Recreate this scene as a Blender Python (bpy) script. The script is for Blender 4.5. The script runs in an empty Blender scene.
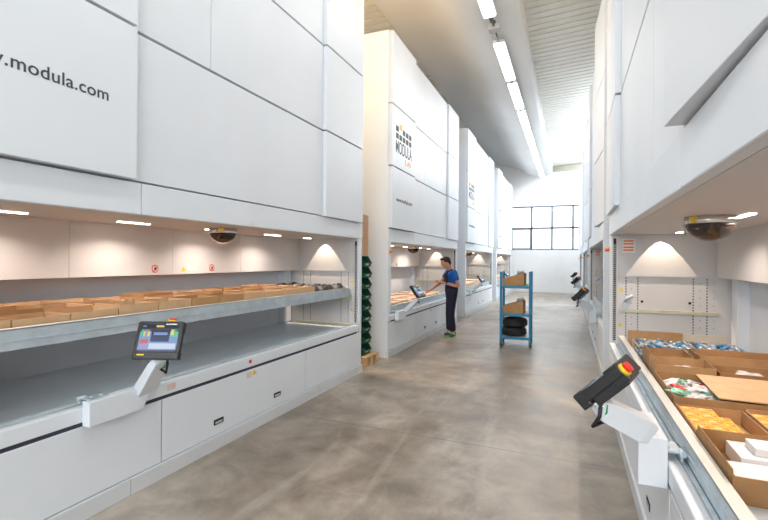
import bpy, bmesh, math, random
from mathutils import Vector, Matrix
random.seed(7)
PI=math.pi
sc=bpy.context.scene
C=sc.collection
V=Vector

# ------------------------------------------------------------------ materials
def mat(name,col,rough=.5,metal=0,var=0,scale=6,bump=0,bscale=40,trans=0,emit=None,es=0,alpha=1,coat=0,ior=1.45,stretch=None):
    m=bpy.data.materials.new(name); m.use_nodes=True
    nt=m.node_tree; b=nt.nodes['Principled BSDF']
    b.inputs['Base Color'].default_value=(*col,1)
    b.inputs['Roughness'].default_value=rough
    b.inputs['Metallic'].default_value=metal
    b.inputs['Transmission Weight'].default_value=trans
    b.inputs['IOR'].default_value=ior
    b.inputs['Alpha'].default_value=alpha
    b.inputs['Coat Weight'].default_value=coat
    if emit:
        b.inputs['Emission Color'].default_value=(*emit,1)
        b.inputs['Emission Strength'].default_value=es
    if var or bump:
        tc=nt.nodes.new('ShaderNodeTexCoord')
        src=tc.outputs['Object']
        if stretch:
            mp=nt.nodes.new('ShaderNodeMapping'); mp.inputs['Scale'].default_value=stretch
            nt.links.new(src,mp.inputs['Vector']); src=mp.outputs['Vector']
    if var:
        n=nt.nodes.new('ShaderNodeTexNoise'); n.inputs['Scale'].default_value=scale; n.inputs['Detail'].default_value=5
        nt.links.new(src,n.inputs['Vector'])
        r=nt.nodes.new('ShaderNodeValToRGB')
        r.color_ramp.elements[0].position=.3; r.color_ramp.elements[1].position=.7
        r.color_ramp.elements[0].color=(*[c*(1-var) for c in col],1)
        r.color_ramp.elements[1].color=(*[min(1,c*(1+var)) for c in col],1)
        nt.links.new(n.outputs['Fac'],r.inputs['Fac']); nt.links.new(r.outputs['Color'],b.inputs['Base Color'])
    if bump:
        n2=nt.nodes.new('ShaderNodeTexNoise'); n2.inputs['Scale'].default_value=bscale; n2.inputs['Detail'].default_value=4
        nt.links.new(src,n2.inputs['Vector'])
        bp=nt.nodes.new('ShaderNodeBump'); bp.inputs['Strength'].default_value=bump; bp.inputs['Distance'].default_value=.01
        nt.links.new(n2.outputs['Fac'],bp.inputs['Height']); nt.links.new(bp.outputs['Normal'],b.inputs['Normal'])
    return m

M={}
M['white']=mat('white powder coated steel',(.79,.83,.88),.42,var=.02,scale=1.5)
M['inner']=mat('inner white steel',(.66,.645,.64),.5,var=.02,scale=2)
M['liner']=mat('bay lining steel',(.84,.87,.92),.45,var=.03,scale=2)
M['shelf']=mat('delivery shelf steel',(.78,.87,.93),.4,.15,var=.03,scale=2)
M['gap']=mat('grey panel backing',(.50,.52,.54),.6,var=.05)
M['plinth']=mat('plinth light grey',(.66,.68,.70),.5,var=.03,scale=2)
M['galv']=mat('galvanised steel',(.57,.66,.72),.40,.45,var=.12,scale=9,bump=.05,bscale=30)
M['lipm']=mat('pale tray edge',(.72,.70,.64),.5,.2,var=.05)
M['galvd']=mat('dull galvanised rail',(.62,.60,.46),.5,.5,var=.1,scale=9)
M['chrome']=mat('bright metal',(.8,.8,.8),.18,1,var=.04)
M['black']=mat('black plastic',(.018,.018,.02),.38,var=.2,bump=.05,bscale=300)
M['slot']=mat('dark slot',(.015,.015,.018),.7,var=.2)
M['seal']=mat('dark blue rubber seal',(.05,.055,.08),.6,var=.2)
M['ink']=mat('dark grey lettering',(.06,.065,.08),.6,var=.1)
M['orange_ink']=mat('orange lettering',(.85,.42,.05),.5,var=.05)
M['red']=mat('red plastic',(.75,.03,.02),.35,var=.05)
M['orange']=mat('orange lamp plastic',(.85,.16,.02),.35,var=.05)
M['yellow']=mat('yellow plastic',(.85,.60,.03),.4,var=.05)
M['paperw']=mat('white label',(.8,.8,.78),.6,var=.03)
M['paperp']=mat('pale orange label',(.80,.62,.52),.6,var=.08,scale=30)
M['card']=mat('brown cardboard',(.46,.265,.12),.8,var=.1,scale=10,bump=.1,bscale=120)
M['card2']=mat('darker cardboard',(.38,.205,.085),.8,var=.1,scale=10,bump=.1,bscale=120)
M['card3']=mat('light cardboard',(.60,.39,.22),.8,var=.08,scale=10,bump=.1,bscale=120)
M['cardw']=mat('pale cardboard',(.68,.60,.48),.8,var=.06,scale=10)
M['packw']=mat('white carton',(.82,.80,.78),.6,var=.04,scale=20)
M['bag_white']=mat('clear plastic bag',(.80,.78,.78),.15,var=.15,scale=30,bump=.6,bscale=40,coat=.6)
M['bag_green']=mat('green bagged part',(.25,.55,.38),.2,var=.5,scale=25,bump=.6,bscale=40,coat=.6)
M['bag_red']=mat('red bagged part',(.65,.07,.06),.2,var=.4,scale=25,bump=.6,bscale=40,coat=.6)
M['fit_dark']=mat('dark metal fitting',(.09,.075,.07),.4,.5,var=.4,scale=40)
M['fit_grey']=mat('grey metal fitting',(.33,.31,.30),.4,.5,var=.4,scale=40)
M['fit_blue']=mat('blue plastic fitting',(.06,.28,.52),.35,var=.3,scale=40)
M['fit_clear']=mat('bagged grey fitting',(.55,.60,.66),.2,var=.4,scale=60,bump=.6,bscale=60)
M['green']=mat('dark green bin plastic',(.012,.11,.06),.4,var=.25,scale=12)
M['wood']=mat('pale pallet wood',(.62,.40,.20),.75,var=.2,scale=14,bump=.2,bscale=40,stretch=(1,12,12))
M['blue']=mat('blue painted steel',(.02,.22,.42),.4,var=.08,scale=10)
M['rubber']=mat('black rubber',(.016,.016,.016),.6,var=.3,scale=30,bump=.3,bscale=60)
M['wheel']=mat('grey castor tyre',(.10,.10,.11),.6,var=.2)
M['beam']=mat('smooth white precast concrete',(.80,.80,.79),.6,var=.03,scale=.8)
M['deck']=mat('cream steel roof deck',(.84,.81,.74),.5,var=.03,scale=2)
M['wallp']=mat('white painted wall',(.84,.84,.84),.8,var=.02,scale=2)
M['wframe']=mat('grey window frame',(.13,.14,.16),.5,.3,var=.05)
def pane():
    m=bpy.data.materials.new('thin window glass'); m.use_nodes=True; nt=m.node_tree; N=nt.nodes
    N.remove(N['Principled BSDF']); t=N.new('ShaderNodeBsdfTransparent'); t.inputs[0].default_value=(.96,.98,.97,1)
    g=N.new('ShaderNodeBsdfGlossy'); g.inputs['Roughness'].default_value=.02
    f=N.new('ShaderNodeFresnel'); f.inputs[0].default_value=1.25
    x=N.new('ShaderNodeMixShader'); nt.links.new(f.outputs[0],x.inputs[0]); nt.links.new(t.outputs[0],x.inputs[1]); nt.links.new(g.outputs[0],x.inputs[2])
    nt.links.new(x.outputs[0],N['Material Output'].inputs['Surface']); return m
M['glass']=pane()
M['tube']=mat('lit lamp diffuser',(.9,.9,.9),.4,emit=(1,.99,.97),es=2.6)
M['strip']=mat('lit bay lamp',(.9,.85,.8),.4,emit=(1,.88,.76),es=9)
M['dome']=mat('smoked dome glass',(.10,.075,.06),.04,trans=.6,ior=1.1,coat=.8)
M['skin']=mat('skin',(.50,.255,.165),.55,var=.06,scale=20)
M['hair']=mat('dark brown hair',(.03,.018,.012),.7,var=.3,scale=60,bump=.5,bscale=80)
M['tshirt']=mat('blue cotton',(.015,.11,.42),.85,var=.12,scale=14,bump=.3,bscale=30)
M['navy']=mat('navy work cloth',(.012,.012,.032),.9,var=.15,scale=14,bump=.3,bscale=30)
M['shoe']=mat('navy shoe',(.03,.07,.13),.6,var=.1)
M['lime']=mat('lime green trim',(.25,.75,.05),.5,var=.05)
M['eye']=mat('eye white',(.8,.8,.8),.3,var=.02)
M['cable']=mat('green cable',(.02,.28,.10),.5,var=.1)
def emi(name,c,s=1.0): return mat(name,tuple(x*.25 for x in c),.2,emit=c,es=s*.5)
M['ui_bg']=emi('screen pale blue',(.25,.36,.68),.8); M['ui_dark']=emi('screen dark blue',(.03,.05,.12),.8)
M['ui_green']=emi('screen green',(.12,.62,.28),.9); M['ui_yellow']=emi('screen yellow',(.8,.7,.25),.9)
M['ui_purple']=emi('screen purple',(.36,.3,.55),.9); M['ui_red']=emi('screen red',(.6,.12,.12),.9); M['ui_white']=emi('screen white',(.62,.70,.85),.9)

def floor_mat():
    m=bpy.data.materials.new('polished concrete'); m.use_nodes=True
    nt=m.node_tree; N=nt.nodes; L=nt.links; b=N['Principled BSDF']
    tc=N.new('ShaderNodeTexCoord')
    def noise(s,d,dist=0,rough=.55):
        n=N.new('ShaderNodeTexNoise'); n.inputs['Scale'].default_value=s; n.inputs['Detail'].default_value=d
        n.inputs['Distortion'].default_value=dist; n.inputs['Roughness'].default_value=rough
        L.new(tc.outputs['Object'],n.inputs['Vector']); return n
    def snoise(sc,s_,d,rot=0,rough=.6):
        mp=N.new('ShaderNodeMapping'); mp.inputs['Scale'].default_value=sc; mp.inputs['Rotation'].default_value=(0,0,rot)
        L.new(tc.outputs['Object'],mp.inputs['Vector'])
        n=N.new('ShaderNodeTexNoise'); n.inputs['Scale'].default_value=s_; n.inputs['Detail'].default_value=d; n.inputs['Roughness'].default_value=rough
        n.inputs['Distortion'].default_value=.5
        L.new(mp.outputs['Vector'],n.inputs['Vector']); return n
    def ramp(n,p0,c0,p1,c1):
        r=N.new('ShaderNodeValToRGB'); e=r.color_ramp.elements
        e[0].position=p0; e[0].color=(*c0,1); e[1].position=p1; e[1].color=(*c1,1)
        L.new(n.outputs['Fac'],r.inputs['Fac']); return r
    def mix(bt,f,a,bb):
        x=N.new('ShaderNodeMixRGB'); x.blend_type=bt
        if hasattr(f,'links'): L.new(f,x.inputs[0])
        else: x.inputs[0].default_value=f
        L.new(a,x.inputs[1])
        if hasattr(bb,'links'): L.new(bb,x.inputs[2])
        else: x.inputs[2].default_value=(*bb,1)
        return x.outputs[0]
    n1=noise(.55,7,.8,.62); n2=noise(3.2,6,.4,.62); n3=noise(22,6,0,.6)
    n4=snoise((3.2,.45,1),1.0,7,.10,.66); n5=noise(1.1,9,1.4,.7)
    base=ramp(n1,.33,(.185,.142,.105),.66,(.43,.385,.33)).outputs[0]
    v1=mix('MULTIPLY',.9,base,ramp(n2,.30,(.52,.50,.47),.66,(1.18,1.18,1.18)).outputs[0])
    v2=mix('MIX',ramp(n4,.54,(0,0,0),.74,(.55,.55,.55)).outputs[0],v1,(.50,.45,.39))
    v3=mix('MIX',ramp(n5,.56,(0,0,0),.68,(.5,.5,.5)).outputs[0],v2,(.15,.12,.095))
    class _o: outputs=[v3]
    mx=_o
    # saw-cut joints across the aisle every 5.3 m
    sp=N.new('ShaderNodeSeparateXYZ'); L.new(tc.outputs['Object'],sp.inputs[0])
    def mth(op,a,bv):
        q=N.new('ShaderNodeMath'); q.operation=op
        if hasattr(a,'links'): L.new(a,q.inputs[0])
        else: q.inputs[0].default_value=a
        q.inputs[1].default_value=bv; return q.outputs[0]
    y=mth('SUBTRACT',sp.outputs['Y'],3.83); y=mth('PINGPONG',y,2.65); y=mth('LESS_THAN',y,.004)
    mj=N.new('ShaderNodeMixRGB'); mj.blend_type='MIX'; L.new(y,mj.inputs[0])
    L.new(mx.outputs[0],mj.inputs[1]); mj.inputs[2].default_value=(.10,.085,.07,1)
    L.new(mj.outputs[0],b.inputs['Base Color'])
    rr=N.new('ShaderNodeMapRange'); rr.inputs['From Min'].default_value=.3; rr.inputs['From Max'].default_value=.7
    rr.inputs['To Min'].default_value=.31; rr.inputs['To Max'].default_value=.46
    L.new(n2.outputs['Fac'],rr.inputs['Value']); L.new(rr.outputs[0],b.inputs['Roughness'])
    bp=N.new('ShaderNodeBump'); bp.inputs['Strength'].default_value=.12; bp.inputs['Distance'].default_value=.01
    L.new(n3.outputs['Fac'],bp.inputs['Height']); L.new(bp.outputs['Normal'],b.inputs['Normal'])
    b.inputs['Specular IOR Level'].default_value=.6
    return m
M['floor']=floor_mat()

def yellow_pack():
    m=mat('yellow carton with red print',(.88,.50,.03),.55)
    nt=m.node_tree; b=nt.nodes['Principled BSDF']
    tc=nt.nodes.new('ShaderNodeTexCoord'); v=nt.nodes.new('ShaderNodeTexNoise'); v.inputs['Scale'].default_value=34
    r=nt.nodes.new('ShaderNodeValToRGB'); r.color_ramp.interpolation='CONSTANT'
    e=r.color_ramp.elements; e[0].position=0; e[0].color=(.90,.47,.02,1); e[1].position=.56; e[1].color=(.85,.20,.08,1)
    q=e.new(.63); q.color=(.9,.78,.55,1); q=e.new(.67); q.color=(.90,.47,.02,1)
    nt.links.new(tc.outputs['Object'],v.inputs['Vector']); nt.links.new(v.outputs['Fac'],r.inputs['Fac']); nt.links.new(r.outputs['Color'],b.inputs['Base Color'])
    return m
M['ypack']=yellow_pack()

# ------------------------------------------------------------------ mesh builder
class MB:
    def __init__(s): s.bm=bmesh.new()
    def face(s,pts,mi=0):
        f=s.bm.faces.new([s.bm.verts.new(p) for p in pts]); f.material_index=mi; return f
    def hexa(s,p,mi=0):           # p: 8 points, bottom 4 ccw then top 4
        v=[s.bm.verts.new(q) for q in p]
        for a in ((3,2,1,0),(4,5,6,7),(0,1,5,4),(1,2,6,5),(2,3,7,6),(3,0,4,7)):
            f=s.bm.faces.new([v[i] for i in a]); f.material_index=mi
    def box(s,x0,x1,y0,y1,z0,z1,mi=0):
        s.hexa([(x0,y0,z0),(x1,y0,z0),(x1,y1,z0),(x0,y1,z0),(x0,y0,z1),(x1,y0,z1),(x1,y1,z1),(x0,y1,z1)],mi)
    def fbox(s,c,r,t,n,w,h,d,mi=0):   # centred oriented box: w along r, h along t, d along n
        c,r,t,n=V(c),V(r),V(t),V(n)
        f=lambda a,b,e: c+r*(a*w/2)+t*(b*h/2)+n*(e*d/2)
        s.hexa([f(-1,-1,-1),f(1,-1,-1),f(1,1,-1),f(-1,1,-1),f(-1,-1,1),f(1,-1,1),f(1,1,1),f(-1,1,1)],mi)
    def prism(s,poly,ax,a0,a1,mi=0):  # poly of 2-D points extruded along axis ax ('x','y','z')
        def P(p,a): return {'x':(a,p[0],p[1]),'y':(p[0],a,p[1]),'z':(p[0],p[1],a)}[ax]
        A=[s.bm.verts.new(P(p,a0)) for p in poly]; B=[s.bm.verts.new(P(p,a1)) for p in poly]
        n=len(poly)
        for k in (A[::-1],B):
            f=s.bm.faces.new(k); f.material_index=mi
        for i in range(n):
            f=s.bm.faces.new([A[i],A[(i+1)%n],B[(i+1)%n],B[i]]); f.material_index=mi
    def tube(s,pts,r,seg=10,mi=0,caps=True):
        pts=[V(p) for p in pts]; rr=r if isinstance(r,(list,tuple)) else [r]*len(pts)
        rings=[]; up=None
        for i,p in enumerate(pts):
            d=(pts[min(i+1,len(pts)-1)]-pts[max(i-1,0)]).normalized()
            if up is None: up=d.orthogonal().normalized()
            a=(up-d*up.dot(d)).normalized(); up=a; b=d.cross(a)
            rings.append([s.bm.verts.new(p+(a*math.cos(2*PI*k/seg)+b*math.sin(2*PI*k/seg))*rr[i]) for k in range(seg)])
        for i in range(len(rings)-1):
            for k in range(seg):
                f=s.bm.faces.new([rings[i][k],rings[i][(k+1)%seg],rings[i+1][(k+1)%seg],rings[i+1][k]]); f.material_index=mi; f.smooth=True
        if caps:
            f=s.bm.faces.new(rings[0][::-1]); f.material_index=mi
            f=s.bm.faces.new(rings[-1]); f.material_index=mi
    def lathe(s,prof,c=(0,0,0),axis='z',seg=24,mi=0):
        c=V(c); rings=[]
        for r,h in prof:
            ring=[]
            for k in range(seg):
                a=2*PI*k/seg; x,y=r*math.cos(a),r*math.sin(a)
                q={'z':V((x,y,h)),'x':V((h,x,y)),'y':V((y,h,x))}[axis]
                ring.append(s.bm.verts.new(c+q))
            rings.append(ring)
        for i in range(len(rings)-1):
            for k in range(seg):
                f=s.bm.faces.new([rings[i][k],rings[i][(k+1)%seg],rings[i+1][(k+1)%seg],rings[i+1][k]]); f.material_index=mi; f.smooth=True
        for ring,fl in ((rings[0],1),(rings[-1],0)):
            f=s.bm.faces.new(ring[::-1] if fl else ring); f.material_index=mi
    def blob(s,c,r,seed=0,amp=.15,mi=0,sub=2,frame=None):
        rnd=random.Random(seed); d=bmesh.ops.create_icosphere(s.bm,subdivisions=sub,radius=1)
        ph=[rnd.uniform(0,6) for _ in range(6)]
        for v in d['verts']:
            p=v.co.copy(); k=1+amp*(math.sin(4*p.x+ph[0])*math.cos(3*p.y+ph[1])+.6*math.sin(6*p.z+ph[2]+3*p.x))
            q=V((p.x*r[0]*k,p.y*r[1]*k,p.z*r[2]*k))
            if frame: q=frame@q
            v.co=V(c)+q
            for f in v.link_faces: f.smooth=True; f.material_index=mi
    def add_mesh(s,me): s.bm.from_mesh(me)
    def build(s,name,mats,parent=None,bevel=0,xf=None,seg=2):
        if not isinstance(mats,(list,tuple)): mats=[mats]
        if xf is not None: s.bm.transform(xf)
        bmesh.ops.recalc_face_normals(s.bm,faces=s.bm.faces[:])
        me=bpy.data.meshes.new(name); s.bm.to_mesh(me); s.bm.free()
        for m in mats: me.materials.append(m if not isinstance(m,str) else M[m])
        o=bpy.data.objects.new(name,me); C.objects.link(o)
        if parent: o.parent=parent
        if bevel:
            b=o.modifiers.new('bevel','BEVEL'); b.width=bevel; b.segments=seg; b.limit_method='ANGLE'; b.angle_limit=.7
        return o
def tag(o,label,cat,group=None):
    o['label']=label; o['category']=cat
    if group: o['group']=group
    return o
def empty(name,loc=(0,0,0),rz=0):
    o=bpy.data.objects.new(name,None); C.objects.link(o); o.location=loc; o.rotation_euler=(0,0,rz); o.empty_display_size=.1
    return o
def copy_tree(o,parent=None):
    c=o.copy(); C.objects.link(c); c.parent=parent
    for k in ('label','group'):
        if k in c: del c[k]
    for ch in list(o.children): copy_tree_child(ch,c)
    return c
def copy_tree_child(o,parent):
    c=o.copy(); C.objects.link(c); c.parent=parent
    for ch in list(o.children): copy_tree_child(ch,c)
def struct(o): o['kind']='structure'; return o
def text_mesh(txt,size,extr=.0008,sx=1.0,spacing=1.0):
    cu=bpy.data.curves.new('t','FONT'); cu.body=txt; cu.size=size; cu.extrude=extr; cu.space_character=spacing; cu.offset=size*.008
    o=bpy.data.objects.new('t',cu); C.objects.link(o)
    bpy.context.view_layer.update()
    me=bpy.data.meshes.new_from_object(o.evaluated_get(bpy.context.evaluated_depsgraph_get()))
    bpy.data.objects.remove(o)
    for v in me.vertices: v.co.x*=sx
    return me

# ------------------------------------------------------------------ room
YB,YE,XLW,XRW,HC=-5.0,24.0,-9.0,7.5,6.42
b=MB(); b.box(XLW,XRW,YB,YE,-.2,0); struct(b.build('floor','floor'))
# end wall with horizontal precast panels and a window opening
WX0,WX1,WZ0,WZ1=-2.88,1.35,2.17,4.44
b=MB()
T=.25
b.box(XLW,WX0,YE,YE+T,0,7.2); b.box(WX1,XRW,YE,YE+T,0,7.2); b.box(WX0,WX1,YE,YE+T,0,WZ0); b.box(WX0,WX1,YE,YE+T,WZ1,7.2)
for z in (4.75,5.15,5.55,5.95):
    b.box(XLW,XRW,YE-.012,YE-.001,z,z+.36)
struct(b.build('wall_end','wallp'))
b=MB(); b.box(XLW-.2,XLW,YB,YE,0,7.2); struct(b.build('wall_left','wallp'))
b=MB(); b.box(XRW,XRW+.2,YB,YE,0,7.2); struct(b.build('wall_right','wallp'))
# wall behind the camera; its wide opening is added to let in daylight
BX0,BX1,BZ0,BZ1=-5,4,1.6,4.6
b=MB()
b.box(XLW,BX0,YB-T,YB,0,7.2); b.box(BX1,XRW,YB-T,YB,0,7.2); b.box(BX0,BX1,YB-T,YB,0,BZ0); b.box(BX0,BX1,YB-T,YB,BZ1,7.2)
struct(b.build('wall_back','wallp'))
w=struct(empty('window_1',(0,0,0)))
b=MB(); y0,y1=YE+.02,YE+.09
b.box(WX0,WX1,y0,y1,WZ1-.07,WZ1); b.box(WX0,WX1,y0,y1,WZ0,WZ0+.06); b.box(WX0,WX0+.06,y0,y1,WZ0,WZ1); b.box(WX1-.06,WX1,y0,y1,WZ0,WZ1)
for x in (-1.84,-.85,.135): b.box(x-.045,x+.045,y0,y1,WZ0,WZ1)
b.box(WX0,WX1,y0,y1,3.25,3.34)
b.build('window_frame','wframe',w)
b=MB(); x0,x1,z0,z1=-2.80,-1.87,2.24,3.27
for a in ((x0,x1,z0,z0+.05),(x0,x1,z1-.05,z1),(x0,x0+.05,z0,z1),(x1-.05,x1,z0,z1)): b.box(a[0],a[1],y0-.02,y0+.03,a[2],a[3])
b.build('opening_sash','wframe',w)
b=MB(); b.box(WX0+.03,WX1-.03,y0+.03,y0+.036,WZ0+.03,WZ1-.03); b.build('window_glass','glass',w)
w=struct(empty('added_back_window',(0,0,0)))  # unseen window, added as a daylight source behind the camera
b=MB(); yy=YB-.15
for x in [BX0+.03+k*(BX1-BX0-.06)/6 for k in range(7)]: b.box(x-.03,x+.03,yy,yy+.06,BZ0,BZ1)
for z in (BZ0+.03,3.3,BZ1-.03): b.box(BX0,BX1,yy,yy+.06,z-.03,z+.03)
b.build('window_frame','wframe',w)
b=MB(); b.box(BX0,BX1,yy+.03,yy+.036,BZ0,BZ1); b.build('window_glass','glass',w)

# ribbed steel roof deck (trapezoid ribs running across, pitch .22) and the precast beam
def deck(x0,x1,z_at,name):
    prof=[]; y=YB
    while y<YE:
        prof+= [(y,0),(y+.165,0),(y+.178,.05),(y+.207,.05)]; y+=.22
    b=MB(); vs=[]
    for (yy,dz) in prof:
        vs.append((b.bm.verts.new((x0,yy,z_at(x0)+dz)),b.bm.verts.new((x1,yy,z_at(x1)+dz))))
    for i in range(len(vs)-1): b.bm.faces.new([vs[i][0],vs[i][1],vs[i+1][1],vs[i+1][0]])
    b.box(x0,x1,YB,YE,z_at(x0)+.30,z_at(x0)+.36)
    o=b.build(name,'deck'); return o
top=lambda x:6.42+max(0,(x+.85))*.045
struct(deck(-.95,.62,top,'ceiling'))
def roof_strip(y0,y1):
    b=MB(); b.box(.62,XRW,y0,y1,6.52,6.62); struct(b.build('ceiling','deck'))
roof_strip(YB,15.0); roof_strip(23.6,YE)
b=MB(); b.box(4.2,XRW,15.0,23.6,6.52,6.62); struct(b.build('ceiling','deck'))
w=struct(empty('added_skylight',(0,0,0)))  # unseen roof opening, added to brighten the end wall and far floor
b=MB()
for y in (15.0,16.9,19.1,21.3,23.54): b.box(.62,4.2,y,y+.06,6.52,6.62)
b.build('window_frame','wframe',w)
b=MB(); b.box(.62,4.2,15.0,23.6,6.60,6.606); b.build('window_glass','glass',w)
struct(deck(XLW,-3.45,lambda x:6.78,'ceiling'))
bp=[(-3.62,6.72),(-3.42,6.66),(-3.1,6.60),(-2.8,6.52),(-2.5,6.40),(-2.25,6.25),(-2.02,6.10),(-1.85,6.035),(-1.6,6.0),(-1.05,6.0),(-.9,6.05),(-.84,6.15),(-.84,6.9),(-1.3,6.95),(-2.3,6.95),(-3.62,7.1)]
b=MB(); b.prism(bp,'y',YB,YE)
o=struct(b.build('trim_1','beam'))
for p in o.data.polygons:
    if len(p.vertices)==4: p.use_smooth=True
o.data.set_sharp_from_angle(angle=.5) if hasattr(o.data,'set_sharp_from_angle') else None
b=MB(); b.box(-.84,.55,YE-.06,YE-.012,6.14,6.44); struct(b.build('trim_2',mat('olive grey deck end closure',(.42,.40,.32),.6,var=.05)))

# fluorescent battens under the beam
proto=None
gaps={}
yl=[-3.5,-1.4,.7,3.6,5.85]+[8.74+2.1*k for k in range(8)]
for i,y in enumerate(yl):
    if y+1.9>YE: break
    if proto is None:
        proto=empty('batten_light',(-1.3,y,5.80))
        b=MB(); b.box(-.11,.11,0,1.88,.045,.10); b.build('housing','paperw',proto,.004)
        b=MB(); b.prism([(-.105,.045),(-.105,.01),(-.085,-.012),(.085,-.012),(.105,.01),(.105,.045)],'y',.02,1.83); b.build('diffuser','tube',proto)
        for q in (.3,1.6):
            b=MB(); b.tube([(0,q,.10),(0,q,.20)],.01,8); b.build('hanger','wframe',proto)
        b=MB(); b.box(-.03,.03,1.90,2.10,.03,.07); b.build('connector','wframe',proto)
        r=proto
        tag(r,'batten light','ceiling light','fluorescent battens in a row under the concrete beam')
    else:
        r=copy_tree(proto); r.location=(-1.3,y,5.80)
    r['group']='fluorescent battens in a row under the concrete beam'
    r['category']='ceiling light'
    r['label']=['long lit white batten light hanging under the concrete beam'][0]
battens=[o for o in C.objects if o.name.startswith('batten_light')]
vis=[o for o in battens if o.location.y>5]
names=['nearest lit batten light, cut by the top edge, before the junction box','first lit batten light beyond the grey junction box under the beam','second lit batten light beyond the grey junction box','third lit batten light beyond the grey junction box','fourth lit batten light beyond the grey junction box','fifth lit batten light beyond the junction box, near the row end','second to last lit batten light of the row towards the end window','last and farthest lit batten light of the row, nearest the end wall']
for o,n in zip(sorted(vis,key=lambda q:q.location.y),names): o['label']=n
jb=empty('junction_box',(-1.3,8.2,5.84))
b=MB(); b.box(-.10,.10,-.09,.09,-.03,.06); b.build('box_body','gap',jb,.008)
b=MB(); b.tube([(0,-.42,.02),(0,-.09,.02)],.018,8); b.tube([(0,.09,.02),(0,.54,.02)],.018,8); b.build('conduit','wframe',jb)
b=MB(); b.tube([(0,0,.06),(0,0,.16)],.02,8); b.build('hanger','wframe',jb)
tag(jb,'small grey junction box on conduit between the first two batten lights','junction box')
hb=empty('high_bay_lamp',(-4.7,6.0,5.95))
b=MB(); b.lathe([(.05,.5),(.08,.3),(.25,.12),(.30,0),(.28,.0),(.06,.2)][::-1]); b.build('lamp_shade','galv',hb)
b=MB(); b.lathe([(.02,.18),(.2,.06),(.2,.03),(.01,.02)]); b.build('bulb',mat('warm bulb',(.9,.6,.3),.4,emit=(1,.72,.40),es=6),hb)
b=MB(); b.tube([(0,0,.5),(0,0,.78)],.015,8); b.build('hanger','wframe',hb)
tag(hb,'warm high bay lamp over the gap behind the left machines','ceiling light')
h2=copy_tree(hb); h2.location=(2.6,5.2,5.95); h2['label']='warm high bay lamp above the nearest right machine'; h2['category']='ceiling light'

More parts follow.
